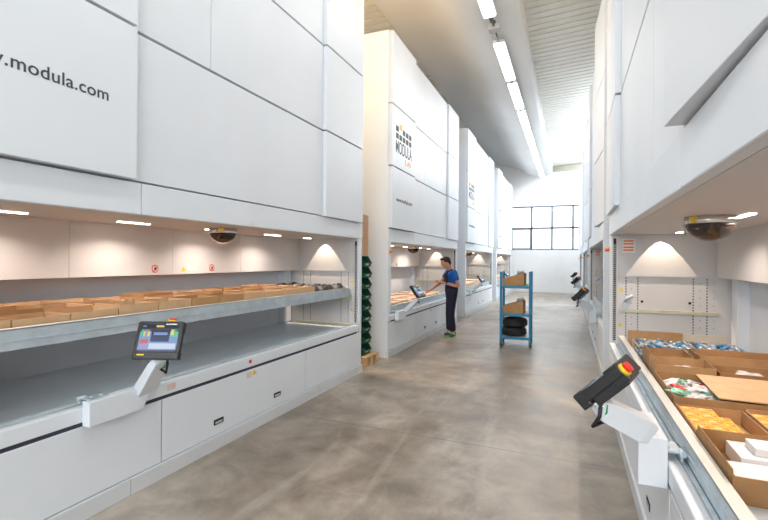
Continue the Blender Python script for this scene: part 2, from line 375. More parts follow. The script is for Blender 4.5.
# ------------------------------------------------------------------ vertical storage machines
L_,D_,H_=4.77,2.9,5.36
XL,XR=-2.73,.42
BW=1.12      # bay depth below the hood
def machine(side):
    sg=-1 if side=='L' else 1
    root=empty('storage_machine',(XL if side=='L' else XR,0,0))
    def B(mb,u0,u1,w0,w1,z0,z1,mi=0):
        a,c=sorted((sg*w0,sg*w1)); mb.box(a,c,u0,u1,z0,z1,mi)
    def one(name,m,u0,u1,w0,w1,z0,z1,bev=.004,par=root):
        b=MB(); B(b,u0,u1,w0,w1,z0,z1); return b.build(name,m,par,bev)
    # body shell
    b=MB()
    B(b,0,.06,.012,D_,0,H_); B(b,L_-.06,L_,.012,D_,0,H_)                  # end walls
    B(b,0.06,L_-.06,D_-.06,D_,0,H_); B(b,.06,L_-.06,.05,D_,H_-.06,H_)
    b.build('side_shell','white',root)
    # backing behind the upper panels (its grey shows in the joints)
    b=MB(); B(b,.06,L_-.06,.045,.10,1.96,H_-.02); b.build('panel_backing','gap',root)
    # upper front panels
    c=[.012,1.19 if side=='L' else 1.22,3.68,L_-.065]; pn=.06 if side=='L' else .075; zs=[2.13,3.145,4.165,H_]
    for i in range(3):
        z0,z1=zs[i]+(.010 if i else 0),zs[i+1]-.010
        if side=='L': k=one('front_panel','white',c[0]+.004,c[1]-.004,-pn,.045,z0,z1)
        else:
            b=MB(); b.prism([(.045,c[0]+.004),(.045,c[1]-.004),(-.072,c[1]-.004),(-.004,c[0]+.1),(-.004,c[0]+.004)],'z',z0+(.02 if i==0 else 0),z1); k=b.build('front_panel','white',root,.003)
        if side=='L' and i==0:
            me=text_mesh('www.modula.com',.104,.0008,spacing=1.04); b=MB(); b.add_mesh(me)
            xs=[v.co.x for v in b.bm.verts]; s=1.0
            w=max(xs)
            xf=Matrix(((0,0,1,.0612),(s,0,0,.985-s*w),(0,1,0,2.585),(0,0,0,1)))
            b.build('web_address','ink',k,xf=xf)
        if side=='L' and i==1:
            # logo: two rows of squares, tall letters, small orange word
            b=MB(); x0=.062
            def sq(u,z,s=.12,mi=0): b.box(.0595,x0,u,u+s*.78+.03,z,z+s*.75,mi)
            for q in range(5):
                u=.165+q*.16
                sq(u,3.635)
                if q!=1: sq(u,3.755)
                else: sq(u,3.81,.125,1)
            b.build('logo_squares',['ink','orange_ink'],k)
            me=text_mesh('MODULA',.30,.0008); b=MB(); b.add_mesh(me)
            xs=[v.co.x for v in b.bm.verts]; s=.79/(max(xs)-min(xs))
            b.build('logo_lettering','ink',k,xf=Matrix(((0,0,1,.0612),(s,0,0,.165-s*min(xs)),(0,1,0,3.40),(0,0,0,1))))
            me=text_mesh('Lift',.13); b=MB(); b.add_mesh(me)
            xs=[v.co.x for v in b.bm.verts]; s=.30/(max(xs)-min(xs))
            b.build('logo_subtitle','orange_ink',k,xf=Matrix(((0,0,1,.0612),(s,0,0,.62-s*min(xs)),(0,1,0,3.27),(0,0,0,1))))
        one('front_panel','white',c[2]+.004,c[3]-.004,-.045,.045,z0-(.01 if i==0 else 0),z1)
        if i: 
            one('front_panel','white',c[1]+.004,1.892,.0,.045,z0,z1); one('front_panel','white',1.898,c[2]-.004,.0,.045,z0,z1)
        elif side=='L': one('front_panel','white',c[1]+.004,c[2]-.004,.0,.045,z0,z1)
        else: one('front_panel','white',c[1]+.004,1.937,.0,.045,z0,z1); one('front_panel','white',1.943,c[2]-.004,.0,.045,z0,z1)
    # header over the bay: two lengths
    hz=2.116 if side=='L' else 2.138
    one('header_panel','white',-.006,1.262,-.006,.05,1.9,hz,.006); one('header_panel','white',1.268,L_+.006,-.006,.05,1.9,hz,.006)
    # hood inside
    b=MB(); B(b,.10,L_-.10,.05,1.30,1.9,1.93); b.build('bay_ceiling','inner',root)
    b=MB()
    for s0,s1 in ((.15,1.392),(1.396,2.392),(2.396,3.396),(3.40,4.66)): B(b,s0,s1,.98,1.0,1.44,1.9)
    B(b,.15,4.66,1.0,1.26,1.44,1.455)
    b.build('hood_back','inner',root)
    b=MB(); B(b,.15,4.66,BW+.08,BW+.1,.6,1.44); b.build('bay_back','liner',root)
    for u0 in (.16,4.46):
        b=MB(); B(b,u0,u0+.17,BW-.02,BW+.08,.69,1.44); b.build('guide_post','liner',root,.003)
    # end walls of the bay: hood part and the slotted part
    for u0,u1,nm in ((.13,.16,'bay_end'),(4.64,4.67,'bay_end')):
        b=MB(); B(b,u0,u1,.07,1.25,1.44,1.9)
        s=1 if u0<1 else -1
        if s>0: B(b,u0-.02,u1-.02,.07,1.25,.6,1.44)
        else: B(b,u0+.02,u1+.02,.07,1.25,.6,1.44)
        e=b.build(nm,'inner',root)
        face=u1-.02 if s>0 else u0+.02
        b=MB()
        for wv in (.155,.27,.78,.90):
            for kz in range(24):
                z=.72+kz*.03
                if z<1.42: B(b,face-.001,face+.001,wv-.006,wv+.006,z,z+.014)
        for wv in (.21,.84,.96):
            for kz in range(9): B(b,face-.001,face+.001,wv-.004,wv+.004,.75+kz*.078,.757+kz*.078)
        b.build('slots','slot',e)
        b=MB()
        for wv in (.31,.75):
            b.tube([(sg*wv,face-.004,1.165),(sg*wv,face+.004,1.165)],.014,10)
        b.build('round_hole','slot',e)
        b=MB()
        B(b,*(sorted((face,face+s*.025))),.10,1.0,1.045,1.08)
        b.build('tray_guide','galvd',e)
        b=MB(); B(b,*(sorted((face,face+s*.03))),.10,1.0,.655,.70); b.build('lower_guide','galvd',e)
        # warning triangles + bracket
        for z in (.90,1.29):
            q=MB(); a=face+s*.002
            q.bm.faces.new([q.bm.verts.new((sg*w_,a,z_)) for w_,z_ in ((.075,z-.02),(.125,z-.02),(.10,z+.03))]); q.build('warning_triangle','yellow',e)
        q=MB(); B(q,*sorted((face,face+s*.03)),.12,.17,1.08,1.16); q.tube([(sg*.145,face+s*.02,1.15),(sg*.16,face+s*.02,1.2),(sg*.22,face+s*.02,1.225)],.018,8); q.build('sensor_bracket','galv',e)
        if s<0 and side=='R':
            q=MB(); B(q,u0-.002,u0,.12,.24,1.70,1.85,0)
            for zz in (1.72,1.75,1.79,1.82): B(q,u0-.003,u0-.001,.125,.225,zz,zz+.016,1)
            q.build('instruction_label',['paperw','orange'],e)
    # jamb columns beside the bay
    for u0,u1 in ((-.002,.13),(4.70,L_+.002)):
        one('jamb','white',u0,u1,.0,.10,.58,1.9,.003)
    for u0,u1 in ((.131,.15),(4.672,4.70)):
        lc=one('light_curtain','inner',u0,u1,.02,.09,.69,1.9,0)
        q=MB()
        a,cc=(u1,u1+.002) if u0<1 else (u0-.002,u0)
        for k in range(52): B(q,a,cc,.03,.058,.72+k*.021,.733+k*.021)
        B(q,a,cc,.03,.058,1.79,1.86)
        q.build('sensor_holes','slot',lc)
    # shelf, fascia, seal, base
    b=MB(); B(b,.15,4.66,.02,BW+.08,.60,.66); b.build('delivery_shelf','shelf',root)
    b=MB(); B(b,.15,4.66,.05,.056,.66,.684); b.build('rail_gap','gap',root)
    b=MB(); B(b,.15,4.66,.056,.072,.66,.694); b.build('shelf_rail','galv',root,.002)
    fa=one('fascia','white',.0,L_-.10,-.005,.05,.598,.69,.006)
    b=MB(); B(b,.02,L_-.12,.012,.05,.570,.598); b.build('rubber_seal','seal',root)
    for u0,u1 in ((.0,1.443),(1.450,3.343),(3.350,L_)):
        k=one('base_panel','white',u0+.002,u1-.002,.0,.04,.118,.570)
        if u0==1.45:
            for u in (1.99+.02,2.80+.02):
                q=MB(); B(q,u-.055,u+.055,-.003,.0,.205,.25,0); B(q,u-.04,u+.04,-.0045,-.003,.213,.232,1)
                q.build('recessed_handle',['slot','gap'],k)
            if side=='L':
                q=MB(); q.bm.faces.new([q.bm.verts.new((.0015,u_,z_)) for u_,z_ in ((2.43,.515),(2.50,.515),(2.465,.565))]); q.build('warning_triangle','yellow',k)
                q=MB(); B(q,2.36,2.425,-.0015,0,.50,.55); q.build('paper_label','paperp',k)
    b=MB(); B(b,.1,L_-.1,.04,.1,.1,.6); b.build('base_backing','gap',root)
    for u0,u1 in ((-.005,1.19),(1.194,3.60),(3.604,L_-.40),(L_-.396,L_-.2),(L_-.196,L_+.01)):
        one('plinth','plinth',u0,u1,-.015,.03,0,.112,.003)
    if side=='L':
        q=MB(); B(q,1.49,1.56,-.0075,-.005,.625,.67); q.build('paper_label','paperp',fa)
        q=MB(); q.tube([(.005,2.4,.650),(.0075,2.4,.650)],.018,12); q.build('red_sticker','red',fa)
        # signs on the hood back
        for u in (2.19,2.925):
            q=MB(); x=-.98; q.tube([(x,u,1.50),(x+.003,u,1.50)],.038,20,0); q.tube([(x,u,1.50),(x+.004,u,1.50)],.028,20,1)
            q.blob((x+.005,u,1.50),(.001,.014,.018),3,.1,2)
            q.fbox((x+.0055,u,1.50),(0,.70,.71),(0,-.71,.70),(1,0,0),.062,.007,.001,0)
            q.build('prohibition_sign',['red','paperw','slot'],root)
        q=MB(); x=-.977; q.bm.faces.new([q.bm.verts.new((x,u_,z_)) for u_,z_ in ((2.50,1.47),(2.56,1.47),(2.53,1.52))]); q.build('warning_triangle','yellow',root)
        q=MB(); B(q,2.58,2.70,.977,.979,1.475,1.515); q.build('paper_label','paperw',root)
        q=MB(); B(q,2.40,2.44,-.014,-.012,1.905,1.94); q.build('paper_label','paperw',root)
    # red/orange main switch on the far jamb (near jamb for the left row)
    u=.06 if side=='L' else 4.76
    q=MB(); B(q,u-.028,u+.028,-.006,.0,1.70,1.77,1)
    q.tube([(-sg*.0,u,1.735),(-sg*.05,u,1.735)],.020,12,0); q.build('main_switch',['orange','yellow'],root)
    # strip lamps set in the bay ceiling
    ws=.66 if side=='L' else .60
    for k,u in enumerate((.78,1.72,2.66,3.60,4.38) if side=='L' else (.70,1.65,2.59,3.5,4.38)):
        hl=.14 if k<4 else .07
        q=MB(); B(q,u-hl,u+hl,ws-.02,ws+.02,1.893,1.9); q.build('bay_lamp','strip',root)
    return root,B
def bay_lights(side,y0,far):
    X=XL if side=='L' else XR; sg=-1 if side=='L' else 1
    ws=.66 if side=='L' else .60
    us=((.78,1.72,2.66,3.60) if side=='L' else (.70,1.65,2.59,3.5)) if not far else (1.4,3.3)
    if side=='R' and far: return
    for u in us:
        l=bpy.data.lights.new('bay_glow','AREA'); l.shape='RECTANGLE'; l.size=.05; l.size_y=.28 if not far else .8
        l.energy=BAYW*(1 if not far else 1.8); l.color=(1,.84,.73); l.spread=math.radians(140)
        o=bpy.data.objects.new('bay_glow',l); C.objects.link(o); o.location=(X+sg*ws,y0+u,1.885); 
    l=bpy.data.lights.new('bay_spot','SPOT'); l.spot_size=math.radians(74); l.spot_blend=.03; l.energy=SPOTW; l.color=(1,.80,.62); l.shadow_soft_size=.004
    o=bpy.data.objects.new('bay_spot',l); C.objects.link(o); o.location=(X+sg*(.48 if side=='R' else .52),y0+4.53,1.888); o.rotation_euler=(math.radians(20),0,0)
    l.use_nodes=True; fo=l.node_tree.nodes.new('ShaderNodeLightFalloff'); fo.inputs['Strength'].default_value=1
    em=[q for q in l.node_tree.nodes if q.type=='EMISSION'][0]; l.node_tree.links.new(fo.outputs['Linear'],em.inputs['Strength'])
BAYW,SPOTW=4.2,30
Y0s=[.88,6.63,12.38,18.13]
for side in 'LR':
    root,B=machine(side)
    for i,y in enumerate(Y0s):
        r=root if i==0 else copy_tree(root)
        r.location.y=y
        r['category']='storage machine'
        r['label']={
         'L0':'tall white storage machine nearest on the left with a raised tray of boxes',
         'L1':'white storage machine on the left beyond the green bins, behind the standing man',
         'L2':'white storage machine on the left just beyond the standing man, grey logo high up',
         'L3':'farthest white storage machine on the left, beside the end wall',
         'R0':'white storage machine nearest on the right with open cardboard boxes in its bay',
         'R1':'second white storage machine on the right, next beyond the nearest one',
         'R2':'third white storage machine on the right, a thin sliver beside the end window',
         'R3':'farthest white storage machine on the right, beside the end wall'}[side+str(i)]
        bay_lights(side,y,i>0)

# ------------------------------------------------------------------ dome mirrors / sensors under the hoods
def dome(loc,sgx,label,r=.13,proto=None):
    e=empty('dome_camera',loc)
    b=MB(); b.lathe([(r*.6,0),(r*1.02,0),(r*1.02,-.045),(r*.97,-.05),(r*.6,-.05)]); b.build('mounting_ring','chrome',e)
    b=MB(); b.lathe([(r*.97,-.05)]+[(r*.97*math.cos(a),-.05-r*.78*math.sin(a)) for a in [k*PI/2/9 for k in range(1,9)]]+[(.002,-.05-r*.78)],seg=32); b.build('dome_cover','dome',e)
    b=MB(); b.blob((0.02,0,-.075),(.035,.035,.035),5,.1,0); b.blob((-.03,.02,-.08),(.025,.03,.02),6,.1,0); b.build('camera_module',mat('brown camera module',(.25,.11,.04),.4,var=.3,scale=40),e)
    b=MB(); a0=PI*1.15 if sgx>0 else -.35*PI
    for k in range(3):
        a=a0+k*.12
        p=lambda t,z:(r*1.03*math.cos(t),r*1.03*math.sin(t),z)
        b.face([p(a,-.004),p(a+.12,-.004),p(a+.12,-.042),p(a,-.042)])
    b.build('yellow_sticker','yellow',e)
    tag(e,label,'camera'); return e
dome((-3.17,3.40,1.9),-1,'round dark dome camera under the left machine hood, above the raised tray')
dome((.85,3.50,1.9),1,'large dark dome camera with bright ring under the nearest right hood',.142)
for (x,y,z,l) in ((-3.17,9.15,1.9,'dark dome camera under the hood in front of the standing man'),(-3.17,14.9,1.9,'small dark dome camera under the hood just beyond the standing man')):
    dome((x,y,z),-1,l)

# ------------------------------------------------------------------ trays
def tray(name,x0,x1,y0,y1,z0,z1,label,front):
    e=empty(name,((x0+x1)/2,(y0+y1)/2,z0)); ox,oy,oz=e.location
    a,b_=x0-ox,x1-ox; c,d=y0-oy,y1-oy; h=z1-z0
    b=MB(); b.box(a,b_,c,d,0,.03); b.build('tray_floor','galv',e)
    b=MB()
    s=1 if front=='x0' else -1; fx=a if s>0 else b_
    b.box(min(fx,fx+s*.003),max(fx,fx+s*.003),c,d,.03,h)
    b.box(fx-s*.004 if s>0 else fx,fx if s>0 else fx+.004,c,d,h*.42,h*.46)
    q=MB(); q.box(min(fx,fx+s*.05),max(fx,fx+s*.05),c,d,h+.0025,h+.004); q.build('lip_edge','lipm',e)
    b.box(min(fx,fx+s*.05),max(fx,fx+s*.05),c,d,h-.004,h+.002); b.box(min(fx+s*.047,fx+s*.05),max(fx+s*.047,fx+s*.05),c,d,h-.02,h)
    b.build('front_lip','galv',e)
    b=MB(); k=0
    y=c+.1
    while y<d-.05:
        b.tube([(fx-s*.001,y,h*.72),(fx+s*.002,y,h*.72)],.004,6); b.tube([(fx+s*.025,y+.1,h+.001),(fx+s*.025,y+.1,h+.003)],.005,6); y+=.31
    b.build('rivets','gap',e)
    bx=b_ if s>0 else a
    b=MB(); b.box(min(bx,bx-s*.03),max(bx,bx-s*.03),c,d,.03,h*.8); b.build('back_lip','galv',e)
    for yy in (c,d-.03):
        b=MB(); b.box(a+.05,b_-.03,yy,yy+.03,.03,h*.8); b.build('end_lip','galv',e)
    b=MB(); b.box(min(fx,fx+s*.07),max(fx,fx+s*.07),d,d+.06,.02,h*.9); b.tube([(fx+s*.035,d+.01,h*.5),(fx+s*.035,d+.075,h*.5)],.022,12); b.build('corner_bracket','chrome',e,.003)
    tag(e,label,'tray'); return e
tray('storage_tray',-3.78,-2.81,1.12,5.40,1.09,1.205,'long galvanised tray raised in the nearest left bay, holding cardboard boxes','x1')
tray('storage_tray',.495,1.47,1.12,5.42,.69,.79,'long galvanised tray low in the nearest right bay, holding boxes and parts','x0')

# ------------------------------------------------------------------ boxes
def open_box(name,x0,x1,y0,y1,z0,z1,m,label=None,cat='box',group=None,flaps=(),cut=None,t=.005,inner=None):
    ox,oy=(x0+x1)/2,(y0+y1)/2
    e=empty(name,(ox,oy,z0)); a,b_,c,d,h=x0-ox,x1-ox,y0-oy,y1-oy,z1-z0
    b=MB(); b.box(a,b_,c,d,0,t)
    r=random.Random(int(x0*991+y0*77))
    j=lambda:r.uniform(-.004,.004)
    b.box(a,a+t,c,d,t,h+j()); b.box(b_-t,b_,c,d,t,h+j()); b.box(a+t,b_-t,c,c+t,t,h+j()); b.box(a+t,b_-t,d-t,d,t,h+j())
    if not flaps:
        b.bm.transform(Matrix.Translation((ox,oy,z0)))
        o=b
        bpy.data.objects.remove(e)
        o.bm.transform(Matrix.Translation((-ox,-oy,-z0)))
        o=o.build(name,m); o.location=(ox,oy,z0)
        if label: tag(o,label,cat,group)
        return o
    b.build('box_body',m,e)
    for f,ang,ln in flaps:
        q=MB(); s=math.sin(ang)*ln; k=math.cos(ang)*ln
        if f=='x0': p=[(a,c+.01,h),(a,d-.01,h),(a-s,d-.01,h+k),(a-s,c+.01,h+k)]
        if f=='x1': p=[(b_,c+.01,h),(b_,d-.01,h),(b_+s,d-.01,h+k),(b_+s,c+.01,h+k)]
        if f=='y0': p=[(a+.01,c,h),(b_-.01,c,h),(b_-.01,c-s,h+k),(a+.01,c-s,h+k)]
        if f=='y1': p=[(a+.01,d,h),(b_-.01,d,h),(b_-.01,d+s,h+k),(a+.01,d+s,h+k)]
        n=(V(p[1])-V(p[0])).cross(V(p[3])-V(p[0])).normalized()*.004
        q.hexa([V(x) for x in p]+[V(x)+n for x in p]); q.build('flap',m,e)
    if label: tag(e,label,cat,group)
    return e
# left tray: three rows of low open boxes
G1='cardboard boxes on the raised left tray'
ys=[1.14+.318*k for k in range(12)]
rowname=['front row','middle row','back row']
ordn=['first','second','third','fourth','fifth','sixth','seventh','eighth','ninth','tenth','eleventh','twelfth']
rr=random.Random(3)
for k,y in enumerate(ys[:11]):
    for j,(xa,xb) in enumerate(((-3.135,-2.875),(-3.43,-3.15),(-3.73,-3.445))):
        h=.145+rr.uniform(-.018,.014)+(.01 if j==2 else 0)
        lab=f'open cardboard box, {ordn[k]} from the left in the {rowname[j]} of the raised tray'
        open_box('cardboard_box',xa,xb,y+.004,y+.312,1.12,1.12+h,['card3','card','card3'][rr.randrange(3)],lab,'box',G1)
# contents in some of them
for k,(x,y) in enumerate(((-3.29,1.62),(-3.58,1.3),(-3.30,2.55),(-3.0,2.25),(-3.58,2.3))):
    b=MB(); b.blob((0,0,.055),(.10,.12,.05),k,.12); o=b.build('parts_bag','bag_white'); o.location=(x,y,1.126)
    tag(o,'pale plastic bag of parts lying inside an open box on the raised tray','bag','parts bags in the raised tray boxes')
# dark fittings at the far end of the tray
protos=[]
for s in range(3):
    b=MB(); b.lathe([(.022,0),(.026,.02),(.02,.035),(.034,.045),(.036,.075),(.02,.095),(.008,.10)],seg=10); b.blob((.015,0,.05),(.03,.028,.024),s,.3,0,1)
    protos.append(b.build('pipe_fitting',['fit_dark','fit_grey','fit_dark'][s]))
n=0
for i in range(6):
    for j in range(7):
        if i*.11+4.70>5.36: continue
        p=protos[n%3]
        o=p if n<3 else p.copy()
        if n>=3: C.objects.link(o)
        o.location=(-2.91-j*.12+rr.uniform(-.012,.012),4.70+i*.118+rr.uniform(-.012,.012),1.121)
        o.rotation_euler=(0,0,rr.uniform(0,6)); s=rr.uniform(1.25,1.65); o.scale=(s,s,s)
        tag(o,'small dark metal fitting standing beyond the boxes on the raised tray','fitting','metal fittings at the far end of the raised tray'); n+=1

# right tray contents
zb=.721
A=open_box('cardboard_box',.555,1.18,1.98,2.475,zb,.822,'card2','open brown box with tape holding white cartons, nearest in the right bay','box',flaps=(('x0',.05,.02),))
b=MB(); b.box(-.06,.06,-.0015,0,-.001,.045); 
o=b.build('tape','bag_white',A); o.location=(.1,-.248,.04)
for (x0,x1,y0,y1,z0,z1,l) in ((.575,.86,2.10,2.25,zb+.006,.775,'flat white carton on the left inside the nearest right box'),(.66,1.0,2.26,2.46,zb+.006,.79,'white carton lying at the back of the nearest right box'),(.87,1.15,2.0,2.24,zb+.006,.785,'white carton at the right edge of the nearest right box'),(.72,1.05,2.30,2.42,.791,.823,'topmost white carton stacked inside the nearest right box')):
    b=MB(); b.box(-(x1-x0)/2,(x1-x0)/2,-(y1-y0)/2,(y1-y0)/2,0,z1-z0); o=b.build('white_carton','packw',None,.002); o.location=((x0+x1)/2,(y0+y1)/2,z0); tag(o,l,'carton')
Bx=open_box('cardboard_box',.555,.86,2.50,2.93,zb,.805,'card','open brown box half filled with yellow cartons, behind the taped box')
tag(Bx,'open brown box half filled with yellow cartons, just behind the box of white cartons','box')
Cx=open_box('cardboard_box',.872,1.42,2.50,2.93,zb,.812,'card','open brown box full of yellow cartons at the right edge of the photo','box')
proto=None
def ypack(x,y,z,l,w=.072,d=.082,h=.03):
    global proto
    if proto is None:
        b=MB(); b.box(-.0375,.0375,-.047,.047,0,.036); b.box(-.030,.004,-.030,-.012,.036,.0364,1); b.box(.008,.030,.008,.030,.036,.0364,1); b.box(-.028,.0,.016,.022,.036,.0364,2); proto=b.build('yellow_carton',['ypack','orange','paperw'],None); o=proto
    else: o=proto.copy(); C.objects.link(o)
    o.location=(x,y,z); o.rotation_euler=(0,0,rr.uniform(-.05,.05)); tag(o,l,'carton',None)
    return o
for i in range(2):
    for j in range(4):
        for k in range(2): 
            o=ypack(.602+i*.077,2.565+j*.096,zb+.006+k*.037,'small yellow and red carton packed in the half filled brown box' ); o['group']='yellow cartons in the half filled box'
for j in range(4):
    for i in range(2):
        o=ypack(.757+i*.062*1.0 if i==0 else 9,2.565+j*.096,zb+.006,'') if i==0 else None
        if o: o['label']='small yellow and red carton packed in the half filled brown box'; o['group']='yellow cartons in the half filled box'
for i in range(6):
    for j in range(4):
        o=ypack(.921+i*.086,2.565+j*.096,zb+.040,'small yellow and red carton packed in the box at the right edge'); o['group']='yellow cartons in the full box'
        o.scale=(1.13,1.0,1.1)
Dx=open_box('cardboard_box',.56,1.42,3.0,3.62,zb,.825,'card2','wide brown box of plastic bags partly covered by a loose cardboard sheet','box')
b=MB(); b.box(-.31,.30,-.29,.29,0,.006)
o=b.build('cardboard_sheet','card3',None); o.location=(1.10,3.31,.828); o.rotation_euler=(math.radians(0),0,-.03); tag(o,'flat loose sheet of cardboard lying over the wide box of plastic bags','cardboard')
BG='plastic bags of parts in the wide right box'
for k in range(24):
    m=('bag_white','bag_red','bag_white','bag_green')[k%4] if k<20 else 'bag_white'
    x=.60+rr.random()*.20; y=3.06+rr.random()*.48
    if k%4==1: x=.62+.1*(k%3)+.02; y=3.06+.1*(k//4)
    rx,ry=rr.uniform(.028,.05),rr.uniform(.035,.075)
    b=MB(); b.blob((0,0,.02),(rx,ry,.024),k+20,.38,0,3); o=b.build('parts_bag',m); o.rotation_euler=(rr.uniform(-.4,.4),rr.uniform(-.3,.3),rr.uniform(0,3))
    o.location=(x,y,zb+.012+.012*(k%5))
    tag(o,{'bag_red':'crumpled red bagged parts in the wide box on the right tray','bag_green':'crumpled pale green bagged parts in the wide box on the right tray','bag_white':'crumpled clear white plastic bag in the wide box on the right tray'}[m],'bag',BG)
open_box('cardboard_box',.57,.93,3.66,3.95,zb,.87,'card','open brown box left of centre behind the bags, with a clear wrap','box',flaps=(('x0',-.3,.03),))
open_box('cardboard_box',.95,1.42,3.66,3.93,zb,.845,'card2','low open brown box beside the back wall behind the cardboard sheet','box')
open_box('cardboard_box',.57,.87,3.97,4.28,zb,.88,'card2','open brown box just before the wire basket, at the aisle side','box',flaps=(('x0',-.35,.03),))
open_box('cardboard_box',.90,1.42,3.95,4.28,zb,.90,'card','tall open brown box before the wire basket, at the back wall side','box')
for k,(x,y) in enumerate(((.76,3.80),(.70,4.12),(1.15,3.79))):
    b=MB(); b.blob((0,0,.06),(.10,.09,.055),k+50,.25,0,3); o=b.build('parts_bag','bag_white'); o.location=(x,y,zb+.006)
    tag(o,['clear bag of parts in the box behind the wide box','clear bag of parts in the box just before the wire basket','clear bag of parts in the low box by the back wall'][k],'bag')
# wire basket with blue fittings
e=empty('wire_basket',(.975,4.70,zb))
b=MB()
for k in range(24):
    x=-.40+k*.035
    b.box(x,x+.004,-.24,-.236,0,.12)
    b.box(x,x+.004,.236,.24,0,.12)
b.build('wire_sides','galv',e)
b=MB(); b.box(-.40,.41,-.24,.24,0,.006); b.build('basket_floor','galv',e)
b=MB()
for y in (-.24,.236):
    for z in (.05,.118): b.box(-.405,.41,y-.003,y+.007,z,z+.007)
for x in (-.405,.405):
    for z in (.05,.118): b.box(x,x+.006,-.24,.24,z,z+.007)
b.build('rim_wire','chrome',e)
tag(e,'low wire basket of blue and grey fittings at the far end of the right tray','basket')
FG='small bagged fittings in the wire basket'
pr=[]
for s,m in enumerate(('fit_blue','fit_clear','fit_grey','fit_clear')):
    b=MB(); b.blob((0,0,.014),(.024,.018,.014),s,.35,0,1); b.tube([(0,0,.014),(.03,.005,.02)],.007,6); pr.append(b.build('pipe_fitting',m))
n=0
for lay in range(4):
    for i in range(14):
        for j in range(4):
            p=pr[rr.choice((0,1,1,2,3,3))] if n>=4 else pr[n]
            o=p if n<4 else p.copy()
            if n>=4: C.objects.link(o)
            o.location=(.61+i*.055+rr.uniform(-.01,.01),4.55+j*.10+rr.uniform(-.02,.02),zb+.008+lay*.034)
            o.rotation_euler=(rr.uniform(-.5,.5),rr.uniform(-.5,.5),rr.uniform(0,6)); s=rr.uniform(1.0,1.5); o.scale=(s,s,s)
            blue=o.data.materials[0].name.startswith('blue')
            tag(o,'small blue fitting heaped in the wire basket' if blue else 'small grey bagged fitting heaped in the wire basket','fitting',FG+(' blue' if blue else ' grey')); n+=1
b=MB(); b.box(-.24,.24,-.004,.004,0,.17); o=b.build('cardboard_divider','card',None); o.location=(.80,5.20,zb); tag(o,'upright brown cardboard divider behind the wire basket','cardboard')
b=MB(); b.box(-.19,.19,-.004,.004,0,.155); o=b.build('cardboard_divider','cardw',None); o.location=(1.23,5.26,zb); tag(o,'upright pale cardboard divider behind the wire basket at the back wall side','cardboard')

